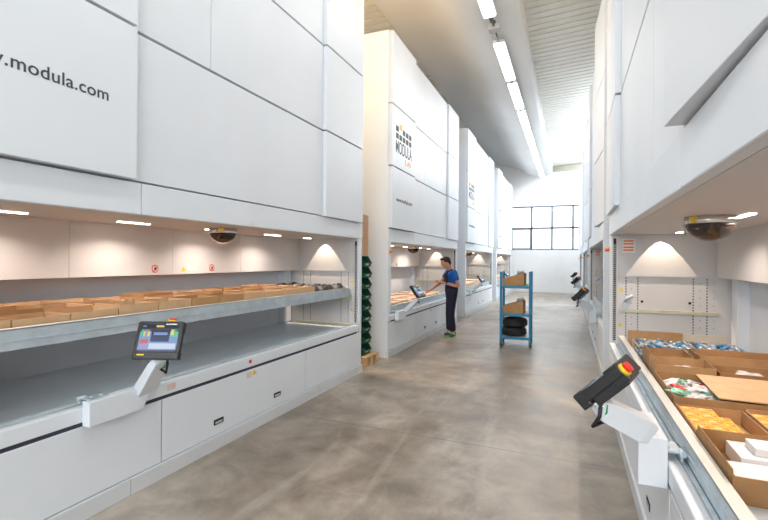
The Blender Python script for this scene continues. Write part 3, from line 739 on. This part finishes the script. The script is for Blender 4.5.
# ------------------------------------------------------------------ operator consoles
def console(loc,sg,label,r=None,t=None,sc_c=None,swivel=False):
    """sg=-1: fixed to a left-row machine (aisle towards +x); sg=1: to a right-row machine."""
    e=empty('operator_console',loc)
    a=-sg                             # direction to the aisle
    S=sg
    def bx(b,x0,x1,y0,y1,z0,z1,mi=0): b.box(min(a*x0,a*x1),max(a*x0,a*x1),y0,y1,z0,z1,mi)
    # mounting plate: y from -.45 to 0 (left) or 0..+.45 (right, turned round)
    d=-1 if sg<0 else 1
    b=MB()
    p=[(-.03,.0),(-.39,.0),(-.39,.15),(.06,.15)] if d<0 else [(0,0),(.42,0),(.42,.215),(0,.225)]
    b.prism([(y,z+.578) for y,z in p],'x',min(a*.008,a*(.075 if d<0 else .125)),max(a*.008,a*(.075 if d<0 else .125))); b.build('mounting_plate','white',e,.004)
    zc=.735 if d<0 else .74
    b=MB(); ym=-.36 if d<0 else .04
    bx(b,-.06,.05,ym,ym+.12,zc-.012,zc); 
    for k in (.03,.09): b.tube([(a*.0,ym+k,zc),(a*.0,ym+k,zc+.008)],.012,8)
    b.tube([(-a*.055,ym-.02,zc-.005),(-a*.055,ym+.03,zc-.005)],.016,10)
    bx(b,-.06,-.048,ym,ym+.12,.69,zc)
    b.build('clamp_bracket','galv',e,.003)
    c=V(sc_c); r=V(r).normalized(); t=V(t).normalized(); n=r.cross(t).normalized()
    # slanted arm
    top=c-n*.05-t*.10
    yb=0.0 if d<0 else .03
    p0=V((a*(.055 if d<0 else .075),yb,.70 if d<0 else .815)); p1=top+V((0,0,-.015))
    ax=(p1-p0); L=ax.length; ax.normalize(); wv=V((0,1,0)); wv=(wv-ax*wv.dot(ax)).normalized(); nv=ax.cross(wv)
    b=MB()
    pts=[]
    for (k,wd,th) in (((0,.13,.07),(.18,.135,.075),(.85,.10,.06),(1,.08,.045)) if d<0 else ((0,.07,.09),(.15,.08,.115),(.85,.075,.10),(1,.06,.07))):
        q=p0+ax*L*k; pts.append([b.bm.verts.new(q+wv*sx*wd/2+nv*sy*th/2) for sx,sy in ((-1,-1),(1,-1),(1,1),(-1,1))])
    for i in range(3):
        for k in range(4): b.bm.faces.new([pts[i][k],pts[i][(k+1)%4],pts[i+1][(k+1)%4],pts[i+1][k]])
    b.bm.faces.new(pts[0][::-1]); b.bm.faces.new(pts[-1])
    b.build('support_arm','white',e,.005)
    b=MB(); b.fbox(c-n*.035-t*.085,r,t,n,.075,.05,.05); b.fbox(c-n*.06-t*.10,r,t,n,.05,.03,.04); b.build('tilt_bracket','chrome',e,.003)
    # screen
    W,Hh,Dp=(.295 if sg<0 else .27),(.235 if sg<0 else .24),(.050 if sg<0 else .08)
    b=MB(); b.fbox(c,r,t,n,W,Hh,Dp*.6); b.fbox(c-n*Dp*.5+t*.02,r,t,n,W*.9,Hh*.72,Dp*.6); b.fbox(c-t*(Hh/2-.02)-n*.005,r,t,n,W*.99,.05,Dp*.95); b.fbox(c+t*(Hh/2-.035)-n*.01,r,t,n,W*.96,.075,Dp*1.1)
    scn=b.build('screen_housing','black',e,.008,seg=3)
    def ui(b,x0,x1,y0,y1,mi,h=0):
        w,hh=.245,.175; o=c+n*(Dp*.3+.002+h)+t*.012
        q=[o+r*((x-.5)*w)+t*((y-.5)*hh) for x,y in ((x0,y0),(x1,y0),(x1,y1),(x0,y1))]
        b.face(q,mi)
    b=MB(); ui(b,0,1,0,1,0)
    ui(b,0,1,.86,1,1,.0005); ui(b,.08,.26,.55,.80,3,.0005); ui(b,.14,.20,.55,.80,4,.001); ui(b,0.04,.10,.55,.80,2,.001)
    ui(b,.80,.98,.55,.82,2,.0005); ui(b,.80,.88,.6,.8,3,.001); ui(b,.30,.78,.36,.78,1,.0005); ui(b,.36,.72,.60,.70,0,.001); ui(b,.04,.24,.30,.44,5,.0005); ui(b,.04,.24,.10,.27,4,.0005)
    ui(b,.28,.97,.10,.30,6,.0005); ui(b,.05,.14,.90,.95,0,.001); ui(b,.4,.6,.89,.96,3,.001); ui(b,0,1,0,.07,1,.0005)
    b.build('display',['ui_bg','ui_dark','ui_green','ui_yellow','ui_purple','ui_red','ui_white'],scn)
    b=MB(); o=c+t*(Hh/2-.018)+n*(Dp*.3+.004)+r*.07; b.fbox(o,r,t,n,.07,.008,.001); b.build('maker_plate','chrome',scn)
    b=MB(); o=c-t*(Hh/2-.022)+n*(Dp*.5)-r*.09; b.fbox(o,r,t,n,.045,.008,.001); b.build('yellow_sticker','yellow',scn)
    ro=.06 if sg<0 else .125
    b=MB(); o=c+t*(Hh/2+.002)+r*ro-n*.008; b.tube([o,o+t*(.008 if sg<0 else .016)],.028,14,0); b.tube([o+t*(.008 if sg<0 else .016),o+t*(.022 if sg<0 else .036)],[.021,.022],14,1); b.build('emergency_stop',['yellow','red'],e)
    b=MB(); q=c-n*.05-t*.07+r*.03; b.tube([q,q-n*.05-t*.06,q-n*.05-t*.10+V((0,0,-.02)),p0+ax*L*.72+nv*.04],.009,8,0); b.build('cable','black',e)
    b=MB(); q=q-r*.02; b.tube([q-n*.03,q-n*.055-t*.03,q-n*.06-t*.085,p0+ax*L*.66],.005,6,0); b.build('earth_cable','cable',e)
    tag(e,label,'control screen'); return e
fw=V((-.389,.921,0))
console((XL,2.14,0),-1,'black touchscreen on a white arm at the nearest left machine, showing its picture',
        r=(.921,.389,0),t=fw*.36+V((0,0,.93)),sc_c=(-2.41-XL,2.03-2.14,1.078))
Rp=console((XR,2.32,0),1,'black screen seen edge on with red and yellow stop button, nearest on the right',
        r=(-.27,-.963,0),t=(.672,-.189,.715),sc_c=(.155-XR,2.24-2.32,1.06))
Lp=console((XL,7.32,0),-1,'black touchscreen the standing man reaches towards',
        r=(.15,1,0),t=(-.55,0,.8),sc_c=(.28,.02,1.06))
for i,(y,l) in enumerate(((13.3,'tilted touchscreen on a white arm just beyond the standing man'),(19.0,'small far touchscreen seen behind the top of the blue trolley'))):
    o=copy_tree(Lp); o.location=(XL,y,0); o['label']=l
for i,(y,l) in enumerate(((8.07,'black screen seen edge on at the second right machine, middle of three'),(13.8,'small edge on screen at the third right machine, just above the middle one'),(19.5,'farthest and topmost small screen on the right side'))):
    o=copy_tree(Rp); o.location=(XR,y,0); o['label']=l

# trays and boxes visible in the farther bays
def far_bay(side,y0,z,label):
    if side=='L': t=tray('storage_tray',-3.78,-2.81,y0+.24,y0+4.52,z,z+.115,label,'x1')
    else: t=tray('storage_tray',.495,1.47,y0+.24,y0+4.54,z,z+.1,label,'x0')
far_bay('L',6.63,.69,'galvanised tray of pale cartons in the left bay before the standing man')
far_bay('L',12.38,.69,'galvanised tray in the left bay just beyond the standing man')
far_bay('L',18.13,.69,'galvanised tray in the farthest left bay')
far_bay('R',6.63,.69,'galvanised tray in the second right bay')
far_bay('R',12.38,.69,'galvanised tray in the third right bay')
b=MB(); b.box(-.15,.15,-.14,.14,0,.12); b.box(-.145,.145,-.006,.006,.12,.1205,1); pc=b.build('carton',[mat('pale peach cardboard',(.72,.52,.37),.8,var=.08,scale=8),'cardw'],None,.003)
n=0
for k in range(12):
    for j in range(3):
        o=pc if n==0 else pc.copy()
        if n: C.objects.link(o)
        o.location=(-3.03-j*.305,7.05+k*.29,.721); o.rotation_euler=(0,0,rr.uniform(-.03,.03)); o.scale=(.95,.95,rr.uniform(.85,1.1))
        tag(o,'closed pale carton packed on the tray before the standing man','carton','cartons in the bay before the standing man'); n+=1
for k in range(10):
    for j in range(2):
        o=pc.copy(); C.objects.link(o); o.location=(-3.03-j*.31,12.8+k*.33,.721); o.scale=(.95,1,1.5+.3*(k>6)); tag(o,'closed brown carton on the tray beyond the standing man','carton','cartons in the bay beyond the standing man')
for k in range(10):
    o=pc.copy(); C.objects.link(o); o.location=(-3.03,18.6+k*.36,.721); o.scale=(.95,1,1.7); tag(o,'brown carton on the tray in the farthest left bay','carton','cartons in the farthest left bay')

# ------------------------------------------------------------------ pallet, green bins, cartons in the gap
pl=empty('wooden_pallet',(-3.2,6.16,0))
for k in range(5):
    b=MB(); x=-.40+k*.1775; b.box(x,x+.10,-.23,.25,.118,.14); b.build('deck_board','wood',pl,.002)
for y in (-.23,-.04,.16):
    b=MB(); b.box(-.41,.41,y,y+.09,.098,.118); b.build('stringer_board','wood',pl,.002)
    for x in (-.41,-.06,.29):
        b=MB(); b.box(x,x+.12,y,y+.09,.0,.098); b.build('pallet_block','wood',pl,.002)
tag(pl,'small pale wooden pallet under the green bins between two left machines','pallet')
def green_bin():
    e=empty('green_bin')
    b=MB(); t=.004; W,Dp,Hh=.30,.24,.165
    # open front facing +x, sloped side walls
    b.box(-Dp/2,Dp/2,-W/2+.01,W/2-.01,0,t)
    for y in (-W/2,W/2-t):
        b.prism([(-Dp/2,0),(Dp/2-.04,0),(Dp/2,.06),(Dp/2-.07,Hh),(-Dp/2,Hh)],'y',y,y+t)
    b.box(-Dp/2,-Dp/2+t,-W/2,W/2,0,Hh)
    b.hexa([(Dp/2-.04,-W/2,0),(Dp/2-.036,-W/2,0),(Dp/2-.036,W/2,0),(Dp/2-.04,W/2,0),(Dp/2,-W/2,.065),(Dp/2+.004,-W/2,.065),(Dp/2+.004,W/2,.065),(Dp/2,W/2,.065)])
    b.box(-Dp/2,Dp/2-.065,-W/2-.006,-W/2,Hh-.012,Hh); b.box(-Dp/2,Dp/2-.065,W/2,W/2+.006,Hh-.012,Hh)
    b.build('bin_body','green',e,.001)
    b=MB(); b.hexa([(Dp/2-.018,-.05,.025),(Dp/2-.016,-.05,.025),(Dp/2-.016,.05,.025),(Dp/2-.018,.05,.025),(Dp/2-.004,-.05,.050),(Dp/2-.002,-.05,.050),(Dp/2-.002,.05,.050),(Dp/2-.004,.05,.050)]); b.build('label_slot','paperw',e)
    e['category']='bin'
    return e
gb=green_bin(); parts=[('fit_grey','grey'),('bag_red','red'),('fit_clear','pale'),('fit_blue','blue'),('fit_dark','dark'),('fit_grey','grey'),('fit_dark','dark'),('fit_blue','blue')]
for i in range(9):
    e=gb if i==0 else copy_tree(gb)
    e.location=(-3.0,6.19+.008*math.sin(i*2.1),.142+i*.169)
    e['label']=('bottom green open fronted bin of the stack standing on the pallet' if i==0 else 'topmost green open fronted bin, just below the tall cartons' if i==8 else f'{ordn[i]} green open fronted bin counting up from the pallet')
    e['category']='bin'; e['group']='green bins stacked on the pallet'
    for k in range(4):
        m,nm=parts[(i+k)%8]
        b=MB(); b.blob((0,0,.028),(.03,.032,.028),i*7+k,.3,0,1); o=b.build('small_part',m); o.location=(-3.07+.06*(k%2)+.01,e.location.y-.09+.06*k,e.location.z+.005)
        tag(o,f'small {nm} part lying in a stacked green bin','part',f'{nm} parts in the green bins')
for i,(z0,h) in enumerate(((1.663,.272),(1.938,.36))):
    b=MB(); b.box(-.17,.10,-.15,.13,0,h); q=b; b.box(-.171,.101,-.012,.012,h*.0,h+.0006,1)
    o=q.build('tall_carton',[mat('pinkish cardboard',(.60,.38,.24),.8,var=.06),'card'],None,.006); o.location=(-3.03,6.17,z0)
    tag(o,['lower tall brown carton standing on the green bins','upper tall brown carton on top of the green bin stack'][i],'carton')

# ------------------------------------------------------------------ blue trolley
tr=empty('shelf_trolley',(-.93,8.72,0),.03)
def post(x,y):
    b=MB(); b.box(x-.022,x+.022,y-.022,y+.022,.10,1.40); return b.build('post','blue',tr,.004)
for x in (-.265,.255):
    for y in (-.24,.24): post(x,y)
for x in (-.265,.255):
    b=MB()
    for z in (.16,.60,1.10,1.36): b.box(x-.012,x+.012,-.22,.22,z-.02,z+.02)
    b.build('side_frame','blue',tr,.003)
for z in (.17,.60,1.12):
    b=MB(); b.box(-.245,.235,-.235,.235,z,z+.012); b.build('shelf','paperw',tr,.002)
    for y in (-.262,.238):
        b=MB(); b.box(-.243,.233,y,y+.024,z-.03,z+.018); b.build('shelf_edge','blue',tr,.003)
for x in (-.265,.255):
    for y in (-.22,.22):
        b=MB(); b.box(x-.03,x+.03,y-.03,y+.03,.092,.10); b.box(x-.026,x-.020,y-.02,y+.03,.045,.092); b.box(x+.020,x+.026,y-.02,y+.03,.045,.092)
        c_=b.build('castor_fork','galv',tr)
        b=MB(); b.lathe([(.02,-.019),(.055,-.019),(.062,-.01),(.062,.01),(.055,.019),(.02,.019)],(x,y+.012,.062),'x',20); b.build('castor_wheel','wheel',c_)
tag(tr,'blue three shelf trolley on castors standing in the middle of the aisle','trolley')
def sloped_bin(name,x0,x1,y0,y1,z,hl,hr,m,label):
    ox,oy=(x0+x1)/2,(y0+y1)/2; t=.005; b=MB()
    a,c=x0-ox,x1-ox; d,e=y0-oy,y1-oy
    for y in (d,e-t): b.prism([(a,0),(c,0),(c,hr),(c-.05,hr),(a,hl)],'y',y,y+t)
    b.box(a,c,d,e,0,t); b.box(a,a+t,d,e,0,hl); b.box(c-t,c,d,e,0,hr)
    o=b.build(name,m); o.location=(ox,oy,z); tag(o,label,'box'); return o
sloped_bin('picking_box',-1.165,-.775,8.50,8.93,1.133,.13,.235,'card','slope fronted brown picking box on the top shelf of the trolley')
sloped_bin('picking_box',-1.165,-.785,8.50,8.93,.613,.13,.235,'card','slope fronted brown picking box on the middle shelf of the trolley')
for z,l in ((1.14,'stack of pale grey cups standing in the trolley top box'),(.62,'stack of pale grey cups standing in the trolley middle box')):
    b=MB(); 
    b.lathe([(.045,0),(.055,.12),(.058,.12),(.058,.16),(.060,.16),(.060,.20),(.062,.20),(.062,.24),(.064,.24),(.064,.285)],seg=18); o=b.build('cup_stack','paperw',None); o.location=(-.86,8.72,z); tag(o,l,'cups')
b=MB(); b.blob((0,0,.02),(.03,.03,.02),3,.2); o=b.build('tape_roll','lime'); o.location=(-.735,8.62,1.133); tag(o,'small yellow green item beside the picking box on the top shelf','item')
for z,l in ((.183,'lower black tyre lying on the bottom shelf of the trolley'),(.353,'upper black tyre stacked on the other on the bottom shelf')):
    b=MB(); b.lathe([(.125,.02),(.15,.0),(.195,.012),(.215,.04),(.215,.10),(.195,.132),(.15,.145),(.125,.12),(.115,.07),(.125,.02)],seg=36)
    # keep the hole open
    for f in [f for f in b.bm.faces if len(f.verts)>4]: b.bm.faces.remove(f)
    for k in range(36):
        a=2*PI*k/36; b.fbox((.215*math.cos(a),.215*math.sin(a),.07),(-math.sin(a),math.cos(a),0),(0,0,1),(math.cos(a),math.sin(a),0),.02,.075,.008)
    o=b.build('tyre','rubber'); o.scale=(1.05,1.05,1.17); o.location=(-.975+(.015 if z>.2 else 0),8.72,z); tag(o,l,'tyre')

# ------------------------------------------------------------------ person
def skin(verts,edges,radii,sub=2,root=0):
    me=bpy.data.meshes.new('s'); me.from_pydata([tuple(v) for v in verts],edges,[])
    o=bpy.data.objects.new('s',me); C.objects.link(o)
    o.modifiers.new('sk','SKIN'); sv=me.skin_vertices[0].data
    for i,r in enumerate(radii): sv[i].radius=r if isinstance(r,(tuple,list)) else (r,r)
    for i in range(len(verts)): sv[i].use_root=(i==root)
    o.modifiers['sk'].use_smooth_shade=True
    s=o.modifiers.new('sb','SUBSURF'); s.levels=sub; s.render_levels=sub
    bpy.context.view_layer.update()
    r=bpy.data.meshes.new_from_object(o.evaluated_get(bpy.context.evaluated_depsgraph_get()))
    bpy.data.objects.remove(o); return r
PO=V((-2.30,9.12,0))
F=V((-.90,-.43,0)).normalized(); Lf=V((0,0,1)).cross(F)      # facing and the person's left
def W(f,l,z): return F*f+Lf*l+V((0,0,z))
J={}
class Sk:
    def __init__(s): s.v=[];s.e=[];s.r=[]
    def add(s,p,r,prev=None):
        s.v.append(p); s.r.append(r)
        if prev is not None: s.e.append((prev,len(s.v)-1))
        return len(s.v)-1
    def mesh(s,sub=2): return skin(s.v,s.e,s.r,sub)
lhand=W(.22,.02,1.17); rhand=V((-2.70,8.87,1.01))-PO
lel=W(-.10,.25,1.09); rel=W(.20,-.16,1.16)
lsh=W(-.02,.185,1.385); rsh=W(.04,-.175,1.385)
def hand(sk,wi,wp,direc,up,side,rs=1,curl=.5):
    d=direc.normalized(); s_=(side-d*side.dot(d)).normalized(); u=d.cross(s_)
    palm=sk.add(wp+d*.05,(.030,.018),wi)
    p2=sk.add(wp+d*.085,(.032,.015),palm)
    for k,(off,ln) in enumerate(((-.028,.070),(-.010,.080),(.009,.075),(.026,.058))):
        a=sk.add(wp+d*.10+s_*off,.0095,p2)
        b_=sk.add(wp+d*(.10+ln*.5)+s_*off*1.1+up*(-.3*curl*ln),.0085,a)
        sk.add(wp+d*(.10+ln*.9)+s_*off*1.1+up*(-1.0*curl*ln),.007,b_)
    a=sk.add(wp+d*.045-s_*.035,.011,palm); sk.add(wp+d*.085-s_*.055,.009,a)
sk=Sk()
pel=sk.add(W(0,0,.93),(.13,.10))
ab=sk.add(W(.0,0,1.06),(.125,.095),pel); ch=sk.add(W(.0,0,1.24),(.145,.105),ab); uc=sk.add(W(.0,0,1.35),(.13,.085),ch)
nk=sk.add(W(.035,0,1.44),.052,uc); nk2=sk.add(W(.065,0,1.49),.050,nk)
hd=sk.add(W(.098,0,1.55),(.072,.088),nk2); hd2=sk.add(W(.10,0,1.63),(.068,.082),hd)
for side,hp,kn,an,to in ((1,W(0,.085,.86),W(.03,.10,.48),W(-.02,.10,.09),W(.04,.20,.045)),(-1,W(0,-.085,.86),W(.03,-.09,.48),W(.02,-.09,.09),W(.11,-.01,.045))):
    h=sk.add(hp,.085,pel); k=sk.add(kn,.056,h); a=sk.add(an,.042,k); sk.add(to,.034,a)
for sh,el,wr,sd,dirh in ((lsh,lel,lhand,1,None),(rsh,rel,rhand,-1,None)):
    s=sk.add(sh,.056,uc); e1=sk.add((sh+el)/2,.047,s); e2=sk.add(el,.040,e1); e3=sk.add(el+(wr-el)*.35,.038,e2); w=sk.add(wr,.025,e3)
    d=(wr-el).normalized()
    if sd>0: hand(sk,w,wr,d,V((0,0,1)),Lf*.3+V((0,0,1)),1,.4)
    else: hand(sk,w,wr,(d+V((-.1,0,-.1))).normalized(),V((0,0,1)),Lf,1,.35)
pe=empty('person',PO)
b=MB(); b.add_mesh(sk.mesh())
# facial relief: chin, nose, ears
tilt=Matrix.Rotation(math.radians(18),3,Lf)
hc=W(.115,0,1.59)
def hp(f,l,z): return hc+tilt@(F*f+Lf*l+V((0,0,z)))
fr=Matrix((F,Lf,V((0,0,1)))).transposed()
def hb_(c,r,amp=.0,mi=0): b.blob(c,r,1,amp,mi,2,tilt@fr)
hb_(hp(.022,0,.012),(.092,.075,.108)); hb_(hp(.055,0,-.075),(.038,.042,.032)); hb_(hp(.112,0,-.012),(.018,.011,.024)); hb_(hp(.0,.074,-.01),(.018,.008,.032)); hb_(hp(.0,-.074,-.01),(.018,.008,.032))
hb_(hp(.100,0,-.052),(.010,.022,.007))
b.build('body','skin',pe)
b=MB()
for s in (1,-1): b.blob(hp(.094,s*.030,.008),(.010,.012,.008),1,0,0,1,tilt@fr)
b.build('eyes','eye',pe)
b=MB()
for s in (1,-1): b.blob(hp(.103,s*.030,.028),(.007,.017,.004),1,0,0,1,tilt@fr)
b.blob(hp(-.012,0,.048),(.096,.083,.088),9,.03,0,3,tilt@fr); b.blob(hp(.055,0,.100),(.062,.062,.032),4,.12,0,2,tilt@fr); b.blob(hp(-.055,0,-.015),(.048,.068,.065),4,.04,0,2,tilt@fr)
b.build('hair','hair',pe)
# t-shirt
k=Sk(); a=k.add(W(0,0,1.0),(.142,.112)); c1=k.add(W(0,0,1.12),(.145,.115),a); c2=k.add(W(.0,0,1.25),(.162,.122),c1); c3=k.add(W(.0,0,1.355),(.145,.10),c2); k.add(W(.022,0,1.418),(.072,.066),c3)
for sh,el in ((lsh,lel),(rsh,rel)):
    s=k.add(sh,.070,c3); m_=k.add(sh+(el-sh)*.35,.067,s); k.add(sh+(el-sh)*.66,.062,m_)
b=MB(); b.add_mesh(k.mesh()); b.build('tshirt','tshirt',pe)
# bib overalls
k=Sk(); a=k.add(W(0,0,.94),(.152,.124)); c1=k.add(W(0,0,1.08),(.150,.123),a); k.add(W(.012,0,1.17),(.145,.124),c1)
for side,hpp,kn,an in ((1,W(0,.085,.84),W(.03,.098,.48),W(-.02,.10,.10)),(-1,W(0,-.085,.84),W(.03,-.09,.48),W(.02,-.09,.10))):
    h=k.add(hpp,.108,a); q=k.add(kn,.083,h); k.add(an,.078,q)
b=MB(); b.add_mesh(k.mesh())
ov=b.build('overalls','navy',pe)
b=MB(); 
c0=W(.128,0,1.245); n_=F
b.fbox(c0,Lf,V((0,0,1)),F,.25,.22,.03)
for s in (1,-1):
    b.tube([W(.13,s*.085,1.33),W(.10,s*.10,1.40),W(.02,s*.105,1.445),W(-.06,s*.09,1.40),W(-.115,s*.06,1.25),W(-.12,s*.03,1.12)],.016,8)
b.build('bib_and_straps','navy',ov)
for s,an,to in ((1,W(-.03,.09,0),W(.04,.20,0)),(-1,W(.01,-.10,0),W(.10,-.01,0))):
    d=(to-an).normalized(); sd_=V((0,0,1)).cross(d)
    R=Matrix((d,sd_,V((0,0,1)))).transposed()
    b=MB(); b.blob(an+d*.06+V((0,0,.045)),(.145,.048,.045),2,.03,0,3,R); b.blob(an-d*.01+V((0,0,.075)),(.055,.045,.05),2,.03,0,2,R)
    for v in b.bm.verts: v.co.z=max(v.co.z,.012)
    so=b.build('shoe','shoe',pe)
    b=MB()
    pts=[an+d*(.06+.142*math.cos(t))+sd_*(.043*math.sin(t)) for t in [2*PI*q/20 for q in range(20)]]
    b.prism([(p.x,p.y) for p in pts],'z',0,.022)
    b.build('lime_sole','lime',so)
    b=MB(); b.blob(an+d*.05+V((0,0,.065)),(.07,.051,.028),2,.03,0,2,R); b.build('lime_panel','lime',so)
pe.scale=(.98,.98,.975)
tag(pe,'standing person in blue t-shirt and navy overalls, reaching towards the bay','person')

SKYW,BACKW,BATW=2000,320,15
# ------------------------------------------------------------------ lights
w=bpy.data.worlds.new('sky'); sc.world=w; w.use_nodes=True
bg=w.node_tree.nodes['Background']; bg.inputs[0].default_value=(.88,.94,1,1)
nt=w.node_tree; tc=nt.nodes.new('ShaderNodeTexCoord'); sp=nt.nodes.new('ShaderNodeSeparateXYZ'); mr=nt.nodes.new('ShaderNodeMapRange')
nt.links.new(tc.outputs['Generated'],sp.inputs[0]); nt.links.new(sp.outputs['Z'],mr.inputs['Value'])
mr.inputs['From Min'].default_value=.12; mr.inputs['From Max'].default_value=.75; mr.inputs['To Min'].default_value=2.2; mr.inputs['To Max'].default_value=5
nt.links.new(mr.outputs[0],bg.inputs[1])
def area(name,loc,rot,sx,sy,e,col=(1,1,1),portal=False):
    l=bpy.data.lights.new(name,'AREA'); l.shape='RECTANGLE'; l.size=sx; l.size_y=sy; l.energy=e; l.color=col
    o=bpy.data.objects.new(name,l); C.objects.link(o); o.location=loc; o.rotation_euler=rot
    if portal: l.cycles.is_portal=True
    return o
area('added_skylight_fill',(2.41,19.3,6.60),(0,0,0),3.5,8.4,SKYW,(.90,.95,1))  # added lamp filling the unseen roof opening, lights the far end
area('added_back_fill',((BX0+BX1)/2,YB-.05,(BZ0+BZ1)/2),(PI/2,0,0),BX1-BX0-.1,BZ1-BZ0-.1,BACKW,(.92,.96,1))  # added lamp in the unseen opening behind the camera
for k in battens:
    area('batten_glow',(-1.3,k.location.y+.93,5.784),(0,0,0),.18,1.78,BATW,(1,.99,.97))
l=bpy.data.lights.new('warm_glow','POINT'); l.energy=420; l.color=(1,.66,.32); l.shadow_soft_size=.15
o=bpy.data.objects.new('warm_glow',l); C.objects.link(o); o.location=(-4.7,6.0,5.93)
l=l.copy(); l.energy=160; o=bpy.data.objects.new('warm_glow',l); C.objects.link(o); o.location=(2.6,5.2,5.93)
# ------------------------------------------------------------------ camera
cam=bpy.data.cameras.new('camera'); co=bpy.data.objects.new('camera',cam); C.objects.link(co)
co.location=(0,0,1.6); cam.sensor_width=36; cam.lens=440/768*36; cam.clip_start=.05
yaw=math.radians(22.9)
co.matrix_world=Matrix.Translation((0,0,1.6))@Matrix.Rotation(yaw,4,'Z')@Matrix.Rotation(PI/2,4,'X')@Matrix.Rotation(math.radians(.4),4,'Z')
sc.camera=co
sc.view_settings.view_transform='Standard'; sc.view_settings.look='None'; sc.view_settings.gamma=1; sc.view_settings.exposure=.38
sc.view_settings.use_curve_mapping=False
cy=sc.cycles
cy.caustics_reflective=False; cy.caustics_refractive=False; cy.blur_glossy=1.0
cy.sample_clamp_indirect=3.0
cy.use_denoising=True; cy.denoiser='OPENIMAGEDENOISE'; cy.denoising_input_passes='RGB_ALBEDO_NORMAL'; cy.denoising_prefilter='ACCURATE'
for m in bpy.data.materials:
    if m.name.startswith('screen ') or m.name in ('lit bay lamp','warm bulb','lit lamp diffuser'): m.cycles.emission_sampling='NONE'
